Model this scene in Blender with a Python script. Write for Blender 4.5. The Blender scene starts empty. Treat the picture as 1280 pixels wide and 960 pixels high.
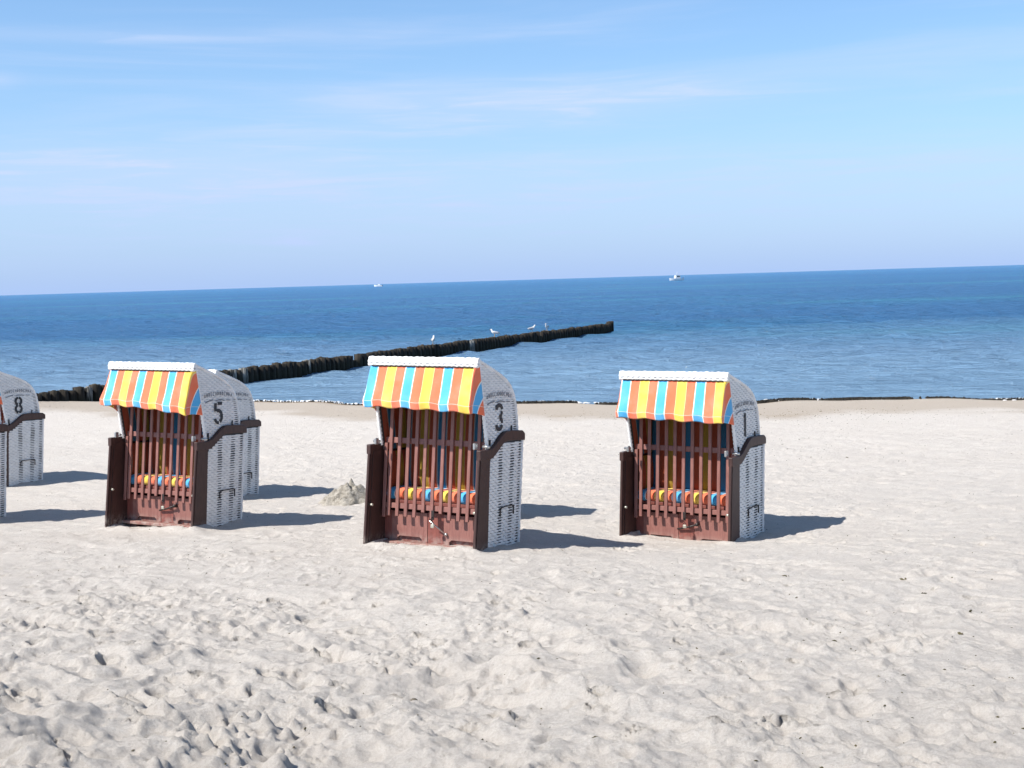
import bpy, bmesh, math, random
import numpy as np
from mathutils import Vector, Matrix
R = math.radians
random.seed(7); rng = np.random.default_rng(7)
scene = bpy.context.scene
col = scene.collection

# ------------------------------------------------------------------ camera
F_PX, HC = 1650.0, 2.25
cam_d = bpy.data.cameras.new('camera'); cam = bpy.data.objects.new('camera', cam_d); col.objects.link(cam)
cam_d.sensor_width = 36.0; cam_d.lens = F_PX / 1280 * 36.0; cam_d.clip_start = .05; cam_d.clip_end = 60000
pitch, roll = math.atan(130.0 / F_PX), R(1.72)
r_ = Vector((1, 0, 0)); f_ = Vector((0, math.cos(pitch), -math.sin(pitch))); u_ = Vector((0, math.sin(pitch), math.cos(pitch)))
cr = r_ * math.cos(roll) - u_ * math.sin(roll); cu = r_ * math.sin(roll) + u_ * math.cos(roll)
m = Matrix.Identity(4)
for i in range(3):
    m[i][0] = cr[i]; m[i][1] = cu[i]; m[i][2] = -f_[i]
m[2][3] = HC
cam.matrix_world = m
scene.camera = cam
scene.render.resolution_x, scene.render.resolution_y = 1024, 768

# ------------------------------------------------------------------ light
SUN_EL = R(49.5)
sx, sy = -0.88, -0.47                       # horizontal direction towards the sun
n = math.hypot(sx, sy); sx /= n; sy /= n
to_sun = Vector((sx * math.cos(SUN_EL), sy * math.cos(SUN_EL), math.sin(SUN_EL)))
sd = bpy.data.lights.new('sun', 'SUN'); sd.energy = 5.0; sd.angle = R(.53); sd.color = (1, .965, .90)
so = bpy.data.objects.new('sun', sd); col.objects.link(so)
so.rotation_euler = to_sun.to_track_quat('Z', 'Y').to_euler(); so.location = (-20, -10, 30)

world = bpy.data.worlds.new('World'); scene.world = world; world.use_nodes = True
wn, wl = world.node_tree.nodes, world.node_tree.links
wn.clear()
def WN(t, **k):
    nd = wn.new(t)
    for a, b in k.items(): setattr(nd, a, b)
    return nd
out = WN('ShaderNodeOutputWorld'); bg = WN('ShaderNodeBackground'); bg.inputs[1].default_value = .078
sky = WN('ShaderNodeTexSky'); sky.sky_type = 'NISHITA'; sky.sun_disc = False
sky.sun_elevation = SUN_EL; sky.sun_rotation = math.atan2(sx, sy)
sky.air_density = 1.0; sky.dust_density = .5; sky.ozone_density = 1.6; sky.altitude = 0
def wmath(op, a, b=None, c=None):
    nd = WN('ShaderNodeMath', operation=op)
    for i, v in enumerate((a, b, c)):
        if v is None: continue
        if isinstance(v, (int, float)): nd.inputs[i].default_value = v
        else: wl.new(v, nd.inputs[i])
    return nd.outputs[0]
tc = WN('ShaderNodeTexCoord'); sep = WN('ShaderNodeSeparateXYZ'); wl.new(tc.outputs['Generated'], sep.inputs[0])
az = wmath('ARCTAN2', sep.outputs[0], sep.outputs[1]); el = wmath('ARCSINE', sep.outputs[2])
def wnoise(sa, se, detail, rough, off=0., warp=0.):
    cb = WN('ShaderNodeCombineXYZ')
    wl.new(wmath('MULTIPLY', az, sa), cb.inputs[0]); wl.new(wmath('MULTIPLY', el, se), cb.inputs[1]); cb.inputs[2].default_value = off
    nt = WN('ShaderNodeTexNoise'); nt.inputs['Scale'].default_value = 1; nt.inputs['Detail'].default_value = detail
    nt.inputs['Roughness'].default_value = rough; nt.inputs['Distortion'].default_value = warp
    wl.new(cb.outputs[0], nt.inputs['Vector']); return nt.outputs[0]
def wramp(v, a, b, lo=0., hi=1.):
    mr = WN('ShaderNodeMapRange', interpolation_type='SMOOTHSTEP'); wl.new(v, mr.inputs[0])
    for i, q in enumerate((a, b, lo, hi)): mr.inputs[i + 1].default_value = q
    return mr.outputs[0]
def wgauss(a0, e0, wa, we):
    p = wmath('DIVIDE', wmath('SUBTRACT', az, a0), wa); q = wmath('DIVIDE', wmath('SUBTRACT', el, e0), we)
    s = wmath('ADD', wmath('MULTIPLY', p, p), wmath('MULTIPLY', q, q))
    return wmath('POWER', 2.718, wmath('MULTIPLY', s, -1.))
streak = wramp(wnoise(3.0, 34, 6, .58, 3.3, .5), .42, .78)
fine = wramp(wnoise(9., 110, 5, .6, 8.1, .8), .40, .80)
veil = wnoise(1.6, 9, 4, .5, 1.7)
def P2A(px, py):                            # sky directions of the clouds seen from the beach
    x = (px - 640) / F_PX; y = (py - 351) / F_PX + .0306 * x
    return math.atan(x), -y
cl = wmath('MULTIPLY', streak, wramp(veil, .35, .7, .10, .40))
for (px, py, wx, wy, s) in [(700, 130, 280, 22, 1.0), (700, 240, 900, 40, .35), (560, 262, 800, 60, .55), (100, 230, 380, 45, .5), (520, 165, 240, 12, .5), (200, 215, 300, 26, .42), (120, 70, 420, 9, .5), (1190, 208, 170, 9, .3), (18, 124, 26, 7, .7)]:
    a0, e0 = P2A(px, py)
    gm = wgauss(a0, e0, wx / F_PX, wy / F_PX)
    cl = wmath('ADD', cl, wmath('MULTIPLY', gm, wmath('MULTIPLY', wmath('ADD', wmath('MULTIPLY', fine, .75), .35), s)))
for (px, py, wx, wy, s) in [(372, 305, 26, 4.5, 1.1), (720, 291, 60, 3, .6), (980, 281, 55, 4, .5), (830, 286, 30, 3, .5)]:
    a0, e0 = P2A(px, py)
    cl = wmath('ADD', cl, wmath('MULTIPLY', wgauss(a0, e0, wx / F_PX, wy / F_PX), wmath('MULTIPLY', fine, s)))
cl = wmath('MULTIPLY', wmath('MINIMUM', wmath('MULTIPLY', cl, .95), .85), wramp(el, .30, .55, 1, .15))
hsv = WN('ShaderNodeHueSaturation'); hsv.inputs['Saturation'].default_value = 1.0; hsv.inputs['Value'].default_value = 1.0
wl.new(sky.outputs[0], hsv.inputs['Color'])
tint = WN('ShaderNodeMix', data_type='RGBA', blend_type='MULTIPLY'); tint.inputs[0].default_value = 1
tint.inputs[7].default_value = (1.0, 1.16, 1.16, 1)
wl.new(hsv.outputs[0], tint.inputs[6])
lowt = WN('ShaderNodeMix', data_type='RGBA'); wl.new(wramp(el, .30, .62), lowt.inputs[0]); lowt.inputs[6].default_value = (1.07, 1.36, 1.60, 1); lowt.inputs[7].default_value = (.98, 1.06, 1.08, 1)
wl.new(lowt.outputs[2], tint.inputs[7])
mixc = WN('ShaderNodeMix', data_type='RGBA'); wl.new(cl, mixc.inputs[0]); wl.new(tint.outputs[2], mixc.inputs[6])
mixc.inputs[7].default_value = (7.2, 7.8, 9.6, 1)
hz_ = WN('ShaderNodeMix', data_type='RGBA'); wl.new(wmath('MULTIPLY', wmath('POWER', 2.718, wmath('MULTIPLY', wmath('MAXIMUM', el, 0), -9.)), .88), hz_.inputs[0])
wl.new(mixc.outputs[2], hz_.inputs[6]); hz_.inputs[7].default_value = (3.8, 5.35, 8.9, 1)
wl.new(hz_.outputs[2], bg.inputs[0]); wl.new(bg.outputs[0], out.inputs[0])

vs = scene.view_settings
vs.view_transform = 'Standard'; vs.look = 'None'; vs.gamma = 1; vs.use_curve_mapping = False
vs.exposure = 0.50

# ------------------------------------------------------------------ helpers
class MB:
    """collects geometry for one mesh object"""
    def __init__(s): s.v = []; s.f = []; s.uv = []; s.sm = []
    def add(s, verts, faces, uvs=None, smooth=False):
        o = len(s.v); s.v += [tuple(p) for p in verts]
        for i, f in enumerate(faces):
            s.f.append(tuple(o + k for k in f)); s.sm.append(smooth)
            s.uv.append([uvs[k] for k in f] if uvs is not None else [(0, 0)] * len(f))
    def box(s, c, d, rot=None, bev=.0):
        bm = bmesh.new(); bmesh.ops.create_cube(bm, size=1)
        for v in bm.verts: v.co = Vector((v.co.x * d[0], v.co.y * d[1], v.co.z * d[2]))
        if bev: bmesh.ops.bevel(bm, geom=bm.edges[:], offset=min(bev, min(d) * .4), segments=1, affect='EDGES')
        M = Matrix.Translation(Vector(c)) @ (rot.to_4x4() if rot else Matrix.Identity(4))
        s.add([M @ v.co for v in bm.verts], [[v.index for v in f.verts] for f in bm.faces]) if not bm.verts.index_update() else None
        bm.free()
    def prism(s, poly, axis, a0, a1):
        """poly: 2D points; extruded along axis 'x' (poly = y,z) or 'y' (poly = x,z) or 'z' (x,y)"""
        def P(p, a): return {'x': (a, p[0], p[1]), 'y': (p[0], a, p[1]), 'z': (p[0], p[1], a)}[axis]
        k = len(poly); vs_ = [P(p, a0) for p in poly] + [P(p, a1) for p in poly]
        s.add(vs_, [tuple(range(k))[::-1], tuple(range(k, 2 * k))] + [(i, (i + 1) % k, k + (i + 1) % k, k + i) for i in range(k)])
    def tube(s, pts, rad, k=8, bump=None, cap=True):
        pts = [Vector(p) for p in pts]; V = []; n_ = len(pts)
        rads = rad if isinstance(rad, (list, tuple)) else [rad] * n_
        up = Vector((.13, .21, .97))
        for i, p in enumerate(pts):
            t = (pts[min(i + 1, n_ - 1)] - pts[max(i - 1, 0)]).normalized()
            a = t.cross(up)
            if a.length < .15: a = t.cross(Vector((1, .1, 0)))
            a.normalize(); b = t.cross(a)
            for j in range(k):
                th = 2 * math.pi * j / k; rr = rads[i] * (bump(i, j) if bump else 1)
                V.append(p + a * math.cos(th) * rr + b * math.sin(th) * rr)
        Fc = [(i * k + j, i * k + (j + 1) % k, (i + 1) * k + (j + 1) % k, (i + 1) * k + j) for i in range(n_ - 1) for j in range(k)]
        if cap: Fc += [tuple(range(k))[::-1], tuple(range((n_ - 1) * k, n_ * k))]
        s.add(V, Fc, smooth=True)
    def ball(s, c, r, seg=10, ring=7, rot=None):
        V, Fc = [], []
        for i in range(ring + 1):
            ph = math.pi * i / ring
            for j in range(seg):
                th = 2 * math.pi * j / seg
                q = Vector((r[0] * math.sin(ph) * math.cos(th), r[1] * math.sin(ph) * math.sin(th), r[2] * math.cos(ph)))
                if rot: q = rot @ q
                V.append(q + Vector(c))
        for i in range(ring):
            for j in range(seg): Fc.append((i * seg + j, (i + 1) * seg + j, (i + 1) * seg + (j + 1) % seg, i * seg + (j + 1) % seg))
        s.add(V, Fc, smooth=True)
    def grid(s, fn, nu, nv, uvf=None, smooth=True):
        V = [fn(i / nu, j / nv) for j in range(nv + 1) for i in range(nu + 1)]
        U = [(uvf(i / nu, j / nv) if uvf else (0, 0)) for j in range(nv + 1) for i in range(nu + 1)]
        s.add(V, [(j * (nu + 1) + i, j * (nu + 1) + i + 1, (j + 1) * (nu + 1) + i + 1, (j + 1) * (nu + 1) + i) for j in range(nv) for i in range(nu)], U, smooth)
    def build(s, name, mat, parent=None):
        me = bpy.data.meshes.new(name); me.from_pydata(s.v, [], s.f)
        uvl = me.uv_layers.new(name='UVMap')
        flat = [c for f in s.uv for u in f for c in u]
        uvl.data.foreach_set('uv', flat)
        me.polygons.foreach_set('use_smooth', s.sm); me.update()
        o = bpy.data.objects.new(name, me); col.objects.link(o)
        if mat: me.materials.append(mat)
        if parent: o.parent = parent
        return o
def tag(o, label=None, cat=None, group=None, kind=None):
    for k, v in (('label', label), ('category', cat), ('group', group), ('kind', kind)):
        if v: o[k] = v
    return o
def empty(name, loc=(0, 0, 0), rot=(0, 0, 0)):
    o = bpy.data.objects.new(name, None); col.objects.link(o); o.location = loc; o.rotation_euler = rot
    o.empty_display_size = .2; return o
def copy_tree(o, parent=None, skip=()):
    c = o.copy(); col.objects.link(c); c.parent = parent
    for ch in [x for x in list(bpy.data.objects) if x.parent == o]:
        if ch.name.split('.')[0] in skip: continue
        copy_tree(ch, c, skip)
    return c

class Mat:
    def __init__(s, name, rough=.6, spec=.5, base=(.5, .5, .5)):
        s.m = bpy.data.materials.new(name); s.m.use_nodes = True; s.nt = s.m.node_tree; s.n = s.nt.nodes; s.l = s.nt.links
        s.b = s.n['Principled BSDF']; s.b.inputs['Roughness'].default_value = rough
        s.b.inputs['Specular IOR Level'].default_value = spec; s.b.inputs['Base Color'].default_value = (*base, 1)
    def N(s, t, **k):
        nd = s.n.new(t)
        for a, b in k.items(): setattr(nd, a, b)
        return nd
    def link(s, a, b): s.l.new(a, b)
    def coord(s, which='Object', scale=None):
        t = s.N('ShaderNodeTexCoord').outputs[which]
        if scale:
            mp = s.N('ShaderNodeMapping'); mp.inputs['Scale'].default_value = scale; s.link(t, mp.inputs[0]); return mp.outputs[0]
        return t
    def noise(s, vec, scale, detail=4, rough=.5, dist=0):
        nd = s.N('ShaderNodeTexNoise'); nd.inputs['Scale'].default_value = scale; nd.inputs['Detail'].default_value = detail
        nd.inputs['Roughness'].default_value = rough; nd.inputs['Distortion'].default_value = dist; s.link(vec, nd.inputs['Vector']); return nd.outputs[0]
    def map(s, v, a, b, lo=0, hi=1, smooth=True):
        nd = s.N('ShaderNodeMapRange', interpolation_type='SMOOTHSTEP' if smooth else 'LINEAR'); s.link(v, nd.inputs[0])
        for i, q in enumerate((a, b, lo, hi)): nd.inputs[i + 1].default_value = q
        return nd.outputs[0]
    def math(s, op, a, b=None):
        nd = s.N('ShaderNodeMath', operation=op)
        for i, v in enumerate((a, b)):
            if v is None: continue
            if isinstance(v, (int, float)): nd.inputs[i].default_value = v
            else: s.link(v, nd.inputs[i])
        return nd.outputs[0]
    def mix(s, f, a, b, mode='MIX'):
        nd = s.N('ShaderNodeMix', data_type='RGBA', blend_type=mode)
        if isinstance(f, (int, float)): nd.inputs[0].default_value = f
        else: s.link(f, nd.inputs[0])
        for i, v in ((6, a), (7, b)):
            if isinstance(v, tuple): nd.inputs[i].default_value = (*v[:3], 1)
            else: s.link(v, nd.inputs[i])
        return nd.outputs[2]
    def color(s, c): s.link(c, s.b.inputs['Base Color']); return s
    def bump(s, h, strength=.3, dist=.01):
        nd = s.N('ShaderNodeBump'); nd.inputs['Strength'].default_value = strength; nd.inputs['Distance'].default_value = dist
        s.link(h, nd.inputs['Height']); s.link(nd.outputs[0], s.b.inputs['Normal']); return s

# ------------------------------------------------------------------ materials
def mk_sand():
    M = Mat('sand', .95, .12); c = M.coord('Object')
    g = M.noise(c, 420, 2, .7); mid = M.noise(c, 9, 5, .6); big = M.noise(c, .7, 4, .5)
    a = M.mix(M.map(mid, .35, .68), (.66, .612, .565), (.71, .672, .63))
    a = M.mix(M.map(big, .35, .65, 0, .4), a, (.60, .548, .50))
    m2_ = M.noise(c, 62, 3, .75); a = M.mix(M.map(m2_, .46, .64, 0, .75), a, (.52, .468, .42)); m3_ = M.noise(c, 24, 4, .7); a = M.mix(M.map(m3_, .50, .68, 0, .5), a, (.545, .495, .448))
    a = M.mix(M.map(g, .38, .66), a, (.53, .48, .435))
    sp = M.noise(c, 150, 2, .8); a = M.mix(M.map(sp, .70, .76, 0, .45), a, (.24, .20, .17))
    sepn = M.N('ShaderNodeAttribute'); sepn.attribute_name = 'wet'
    a = M.mix(sepn.outputs['Fac'], a, (.335, .262, .19))
    M.color(a)
    h = M.math('ADD', M.noise(c, 34, 7, .78, .2), M.math('MULTIPLY', M.noise(c, 300, 3, .8), .35))
    M.bump(h, 1.0, .022); return M.m
def mk_wicker():
    M = Mat('white_wicker', .42, .4); c = M.coord('Object')
    a = M.mix(M.map(M.noise(c, 14, 4, .6), .3, .7), (.80, .795, .79), (.70, .69, .68))
    a = M.mix(M.map(M.noise(c, 3, 5, .6), .52, .75, 0, .35), a, (.50, .47, .43))
    M.color(a); M.bump(M.noise(M.coord('Object', (40, 40, 400)), 3, 2), .2, .002); return M.m
def mk_wood(name, a0, a1, rough=.5):
    M = Mat(name, rough, .45); c = M.coord('Object', (9, 9, 1.3))
    a = M.mix(M.map(M.noise(c, 6, 5, .6, .4), .3, .7), a0, a1)
    a = M.mix(M.map(M.noise(M.coord('Object'), 7, 6, .7), .56, .74, 0, .4), a, tuple(x * 1.7 + .03 for x in a1))
    zz = M.N('ShaderNodeSeparateXYZ'); M.link(M.coord('Object'), zz.inputs[0])
    dust = M.math('MULTIPLY', M.map(zz.outputs[2], .10, -.02), M.map(M.noise(M.coord('Object'), 18, 5, .7), .38, .62, 0, .5)); a = M.mix(dust, a, (.46, .41, .36))
    sc_ = M.noise(M.coord('Object', (60, 60, 5)), 2, 4, .7); a = M.mix(M.map(sc_, .62, .72, 0, .35), a, tuple(x * 1.6 + .06 for x in a0))
    M.color(a); M.bump(M.noise(c, 14, 4, .6), .25, .003); return M.m
def mk_stripe(name='striped_fabric', k=1.0):
    M = Mat(name, .8, .25); uv = M.N('ShaderNodeUVMap'); uv.uv_map = 'UVMap'
    sp = M.N('ShaderNodeSeparateXYZ'); M.link(uv.outputs[0], sp.inputs[0])
    fr = M.math('FRACT', M.math('DIVIDE', sp.outputs[0], 4.0))
    rp = M.N('ShaderNodeValToRGB'); rp.color_ramp.interpolation = 'CONSTANT'; M.link(fr, rp.inputs[0])
    W = (.82, .80, .76, 1); B = (.075, .41, .75, 1); O = (.83, .175, .080, 1); Y = (.90, .60, .085, 1); C = (.88, .66, .30, 1); Dk = (.85, .22, .09, 1)
    st = [(0, B), (.225, W), (.25, O), (.488, C), (.5, Y), (.738, C), (.75, O), (.975, W)]
    e = rp.color_ramp.elements
    e[0].position = 0; e[0].color = B; e[1].position = st[1][0]; e[1].color = st[1][1]
    for p, c_ in st[2:]:
        x = e.new(p); x.color = c_
    a = M.mix(M.map(M.noise(M.coord('Object'), 5, 4, .6), .4, .8, 0, .14), rp.outputs[0], (.7, .66, .6))
    hem = M.math('COMPARE', sp.outputs[1], 10.815); hem.node.inputs[2].default_value = .006
    a = M.mix(M.math('MULTIPLY', hem, .6), a, (.8, .74, .66))
    if k != 1: a = M.mix(1.0, a, (k, k, k), 'MULTIPLY')  # darkens the stripes, painting interior shade into the cloth colour
    if k == 1: M.b.inputs['Sheen Weight'].default_value = .35; M.b.inputs['Sheen Roughness'].default_value = .5
    M.color(a); M.bump(M.noise(M.coord('Object'), 22, 3, .6), .22, .01)
    # thin cloth lets some daylight through
    tr = M.N('ShaderNodeBsdfTranslucent'); M.link(a, tr.inputs[0]); ms = M.N('ShaderNodeMixShader'); ms.inputs[0].default_value = .06
    M.link(M.b.outputs[0], ms.inputs[1]); M.link(tr.outputs[0], ms.inputs[2]); M.link(ms.outputs[0], M.n['Material Output'].inputs[0])
    return M.m
def mk_plain(name, base, rough=.5, spec=.5, metal=0, var=.15, sc=20):
    M = Mat(name, rough, spec); M.b.inputs['Metallic'].default_value = metal
    a = M.mix(M.map(M.noise(M.coord('Object'), sc, 4, .6), .3, .7), base, tuple(x * (1 - var) for x in base)); M.color(a); return M.m
def mk_pile():
    M = Mat('weathered_pile', .85, .3); g = M.N('ShaderNodeNewGeometry'); oi = M.N('ShaderNodeObjectInfo')
    sp = M.N('ShaderNodeSeparateXYZ'); M.link(g.outputs['Position'], sp.inputs[0])
    vec = M.N('ShaderNodeMapping'); vec.inputs['Scale'].default_value = (11, 11, .9); M.link(g.outputs['Position'], vec.inputs[0])
    st = M.noise(vec.outputs[0], 1, 4, .6)
    a = M.mix(M.map(st, .35, .7), (.005, .004, .0035), (.045, .036, .026))
    z = sp.outputs[2]
    top = M.map(z, -.22, -.02)
    dry = M.mix(M.map(st, .3, .7), (.022, .018, .013), (.11, .088, .062))
    a = M.mix(M.math('MULTIPLY', top, M.map(M.noise(g.outputs['Position'], 3.1, 3, .6), .42, .6, .15, 1)), a, dry)
    gv = M.map(oi.outputs['Random'], .955, .96)          # a few posts whitened by the gulls
    a = M.mix(M.math('MULTIPLY', gv, M.map(st, .40, .6, 0, .5)), a, (.55, .54, .50))
    alg = M.math('MULTIPLY', M.map(z, -.28, -.45), .5); a = M.mix(alg, a, (.016, .020, .010))
    M.color(a); M.bump(st, .6, .03); return M.m
def mk_water():
    M = Mat('sea_water', .10, .38); M.b.inputs['IOR'].default_value = 1.333
    g = M.N('ShaderNodeNewGeometry'); P = g.outputs['Position']
    at = M.N('ShaderNodeAttribute'); at.attribute_name = 'shallow'
    mp = M.N('ShaderNodeMapping'); mp.inputs['Scale'].default_value = (.008, .024, 0); M.link(P, mp.inputs[0])
    pt = M.noise(mp.outputs[0], 1, 10, .66)
    a = M.mix(M.map(pt, .47, .66), (.062, .185, .390), (.070, .245, .410))
    a = M.mix(at.outputs['Fac'], a, (.265, .43, .62))
    M.color(a)
    m2 = M.N('ShaderNodeMapping'); m2.inputs['Scale'].default_value = (.34, .80, 1); M.link(P, m2.inputs[0])
    h = M.noise(m2.outputs[0], 1, 8, .66, .2)
    M.bump(h, 1.0, 1.8); nrm = M.b.inputs['Normal'].links[0].from_socket
    df = M.N('ShaderNodeBsdfDiffuse'); M.link(a, df.inputs[0]); M.link(nrm, df.inputs['Normal'])
    gl = M.N('ShaderNodeBsdfGlossy'); gl.inputs['Roughness'].default_value = .07; M.link(nrm, gl.inputs['Normal'])
    fr = M.N('ShaderNodeFresnel'); fr.inputs['IOR'].default_value = 1.333; M.link(nrm, fr.inputs['Normal'])
    fac = M.math('MULTIPLY', fr.outputs[0], M.map(at.outputs['Fac'], 0, 1, .66, .86))
    ms = M.N('ShaderNodeMixShader'); M.link(fac, ms.inputs[0]); M.link(df.outputs[0], ms.inputs[1]); M.link(gl.outputs[0], ms.inputs[2])
    M.link(ms.outputs[0], M.n['Material Output'].inputs[0]); M.n.remove(M.b); return M.m
SAND = mk_sand(); WICK = mk_wicker(); STRIPE = mk_stripe(); STRIPE_SHADE = mk_stripe('shaded_striped_fabric', .34); PILE = mk_pile(); WATER = mk_water()  # linings and inner cushions: same stripes with the hood's shade put into the colour
RIMW = mk_plain('white_braid', (.86, .855, .84), .4, .5, 0, .12, 30)
WOOD = mk_wood('brown_painted_wood', (.27, .120, .100), (.20, .082, .068))
WOODR = mk_wood('red_brown_wood', (.23, .072, .056), (.165, .048, .038))
WOOD_SHADE = mk_wood('shaded_brown_wood', (.062, .028, .023), (.040, .018, .015))  # same brown wood, its colour darkened to stand for shaded faces
BACK = mk_plain('wicker_core', (.07, .068, .07), .9)
PAINT = mk_plain('black_stencil_paint', (.020, .022, .028), .6)
GREYP = mk_plain('grey_stencil_paint', (.16, .165, .19), .6)
STEEL = mk_plain('galvanised_steel', (.55, .55, .54), .35, .5, .8)
IRON = mk_plain('dark_iron', (.05, .04, .038), .5, .5, .5)
BRASS = mk_plain('padlock_brass', (.60, .57, .48), .35, .5, .6)

# ------------------------------------------------------------------ beach
def vnoise(x, y, wl_, seed, stretch=1.0, ang=0.0):
    r = np.random.default_rng(seed); T = r.random((256, 256)).astype(np.float32) * 2 - 1
    c, s = math.cos(ang), math.sin(ang)
    u = (x * c + y * s) / (wl_ * stretch) + seed * 13.7; v = (-x * s + y * c) / wl_ + seed * 7.3
    iu = np.floor(u).astype(int); iv = np.floor(v).astype(int); fu = u - iu; fv = v - iv
    fu = fu * fu * fu * (fu * (fu * 6 - 15) + 10); fv = fv * fv * fv * (fv * (fv * 6 - 15) + 10)
    a = T[iu & 255, iv & 255]; b = T[(iu + 1) & 255, iv & 255]; c_ = T[iu & 255, (iv + 1) & 255]; d = T[(iu + 1) & 255, (iv + 1) & 255]
    return (a * (1 - fu) + b * fu) * (1 - fv) + (c_ * (1 - fu) + d * fu) * fv
WATER_Z = -.60
def shore_y(x):
    return np.interp(x, [-60, -25, -12.3, 0, 10.9, 25, 60], [62, 41, 35.4, 30.0, 27.9, 26.5, 25]) + .30 * np.sin(x * .9 + 1) + .16 * np.sin(x * 2.3) + .10 * np.sin(x * 4.1 + 2)
def ground_base(x, y):
    s = shore_y(x)
    yy = np.where(y > 18, 18 + (y - 18) / (s - 18) * 12.0, y)       # 30 = water's edge
    z = np.interp(yy, [-40, 0, 5, 8, 11.0, 12.5, 14, 16, 18, 26, 28.5, 30, 33, 60, 400], [1.2, .60, .30, .12, .0, -.08, -.19, -.31, -.36, -.43, -.47, -.60, -.85, -1.8, -6])
    z = z - .17 * np.exp(-(((x - 1.6) / 1.5) ** 2 + ((y - 12.1) / 1.25) ** 2)) + .10 * np.exp(-(((x + 2.2) / 1.1) ** 2 + ((y - 5.6) / 1.0) ** 2)) - .10 * np.clip((x - .5) / 3, 0, 1) * np.clip((9 - y) / 4, 0, 1)
    z = z + .27 * np.exp(-(((x + 12.4) / 1.6) ** 2 + ((y - 30.3) / 2.6) ** 2))
    return z
CHAIRS = [  # x, y, z, rot, lean back, lean side, number
    (-.834, 11.044, .008, .522, -.060, .010, '3'),
    (-3.629, 12.896, -.068, .484, -.055, .011, '5'),
    (1.445, 12.001, -.250, .599, -.008, -.003, '1'),
    (-7.47, 18.00, -.36, .60, -.03, 0, '8'),
    (-4.02, 15.75, -.32, .52, -.04, 0, ''),
    (-6.45, 14.00, -.12, .47, -.03, 0, ''),
    (-.83, 13.15, -.36, .50, .0, 0, '')]
def axis_pts(core, d0, grow, end, lo):
    pos = list(np.arange(0, core, d0)); d = d0
    while pos[-1] < end: d = d * grow; pos.append(pos[-1] + d)
    return np.array(pos)
xp = axis_pts(3.6, .0125, 1.016, 3000, 0); xs = np.concatenate([-xp[:0:-1], xp])
ys = [4.2]
while ys[-1] < 31: ys.append(ys[-1] + max(.0115, .00011 * ys[-1] ** 2 + .002))
d = .1
while ys[-1] < 4000: d *= 1.12; ys.append(ys[-1] + d)
yb = [4.2]; d = .0115
while yb[-1] > -3000: d *= 1.11; yb.append(yb[-1] - d)
ys = np.array(yb[:0:-1] + ys)
X, Y = np.meshgrid(xs, ys); near = (np.abs(X) < 22) & (Y > -6) & (Y < 33)
def sand_height(X, Y):
    Z = ground_base(X, Y).astype(np.float64)
    S = shore_y(X)
    dist = S - Y
    left = np.clip((1.5 - X) / 4.5, 0, 1); fg = np.clip((10.2 - Y) / 3.4, 0, 1)
    rough = .42 + .48 * fg + .62 * fg * left
    rough = rough * np.clip(dist / 9 , 0, 1) * np.where(Y > 14, np.clip(1 - (Y - 14) / 22, .45, 1), 1)
    flat = np.ones_like(X)
    for c in CHAIRS:
        flat *= 1 - .75 * np.exp(-(((X - c[0] - .15) / .85) ** 2 + ((Y - c[1] - .3) / .7) ** 2) ** 2)
    rough = rough * flat
    wx = X + .10 * vnoise(X, Y, .5, 21); wy = Y + .10 * vnoise(X, Y, .5, 22)
    h = .075 * left * fg * vnoise(wx, wy, 1.3, 31, 1.9, -.8) + .045 * vnoise(wx, wy, 1.1, 1, 2.0, -.8)
    w_ = vnoise(X, Y, .45, 33, 2.0, -.8); v_ = vnoise(wx, wy, .55, 2, 2.6, -.85)
    h += .085 * (.45 - np.abs(v_)) * (.12 + .88 * fg)          # diagonal crests trodden and blown into the slope
    h += .014 * w_
    n3 = vnoise(wx, wy, .30, 3, 1.5, -.6); n4 = vnoise(wx, wy, .15, 4, 1.2, -.3); n5 = vnoise(wx, wy, .075, 5)
    h += .024 * (.5 - np.abs(n3) * 1.6) + .011 * (np.abs(n4) - .3) * -1.2 + .0055 * n5 - .006 * (np.abs(vnoise(wx, wy, .052, 7)) - .3) + .0030 * vnoise(X, Y, .034, 6)
    # dry clods and crumbs thrown up by feet
    c1 = vnoise(X, Y, .060, 101); c2 = vnoise(X, Y, .030, 102); pm = np.clip(vnoise(X, Y, .55, 103) + .25, 0, 1)
    h += pm * (.050 * np.clip(c1 - .30, 0, 1) + .024 * np.clip(c2 - .25, 0, 1)) - pm * .045 * np.clip(-c1 - .40, 0, 1) - .06 * np.clip(vnoise(wx, wy, .11, 104, 1.6, -.8) - .52, 0, 1)
    # little crumbling edges
    e = vnoise(wx, wy, .24, 9, 1.4, -.9); h += .017 * np.tanh(e * 7) * (vnoise(X, Y, .8, 10) > .0) * .8
    return Z, h, rough
Z, H_, RG = sand_height(X, Y)
dent = np.zeros_like(X)
def add_dent(cx, cy, a, b, ang, dep, steep=0.):
    i0, i1 = np.searchsorted(ys, [cy - a * 1.9, cy + a * 1.9]); j0, j1 = np.searchsorted(xs, [cx - a * 1.9, cx + a * 1.9])
    if i1 - i0 < 2 or j1 - j0 < 2: return
    x = X[i0:i1, j0:j1] - cx; y = Y[i0:i1, j0:j1] - cy; c, s = math.cos(ang), math.sin(ang)
    u = (x * c + y * s) / a; v = (-x * s + y * c) / b; r = np.sqrt(u * u + v * v)
    if steep:
        side = np.clip(-(x * sx + y * sy) / (a * .5), -1, 1)                 # >0 on the far side from the sun
        k = np.clip((1 - r) * np.where(side < 0, 5.5, 1.3), 0, 1); k = k * k * (3 - 2 * k)
        d_ = -dep * k + dep * .35 * np.exp(-((r - 1.12) / .16) ** 2)
    else:
        d_ = -dep * np.clip(1 - r ** 2.2, 0, 1) + dep * .40 * np.exp(-((r - 1.18) / .2) ** 2)
    dent[i0:i1, j0:j1] += d_
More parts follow.
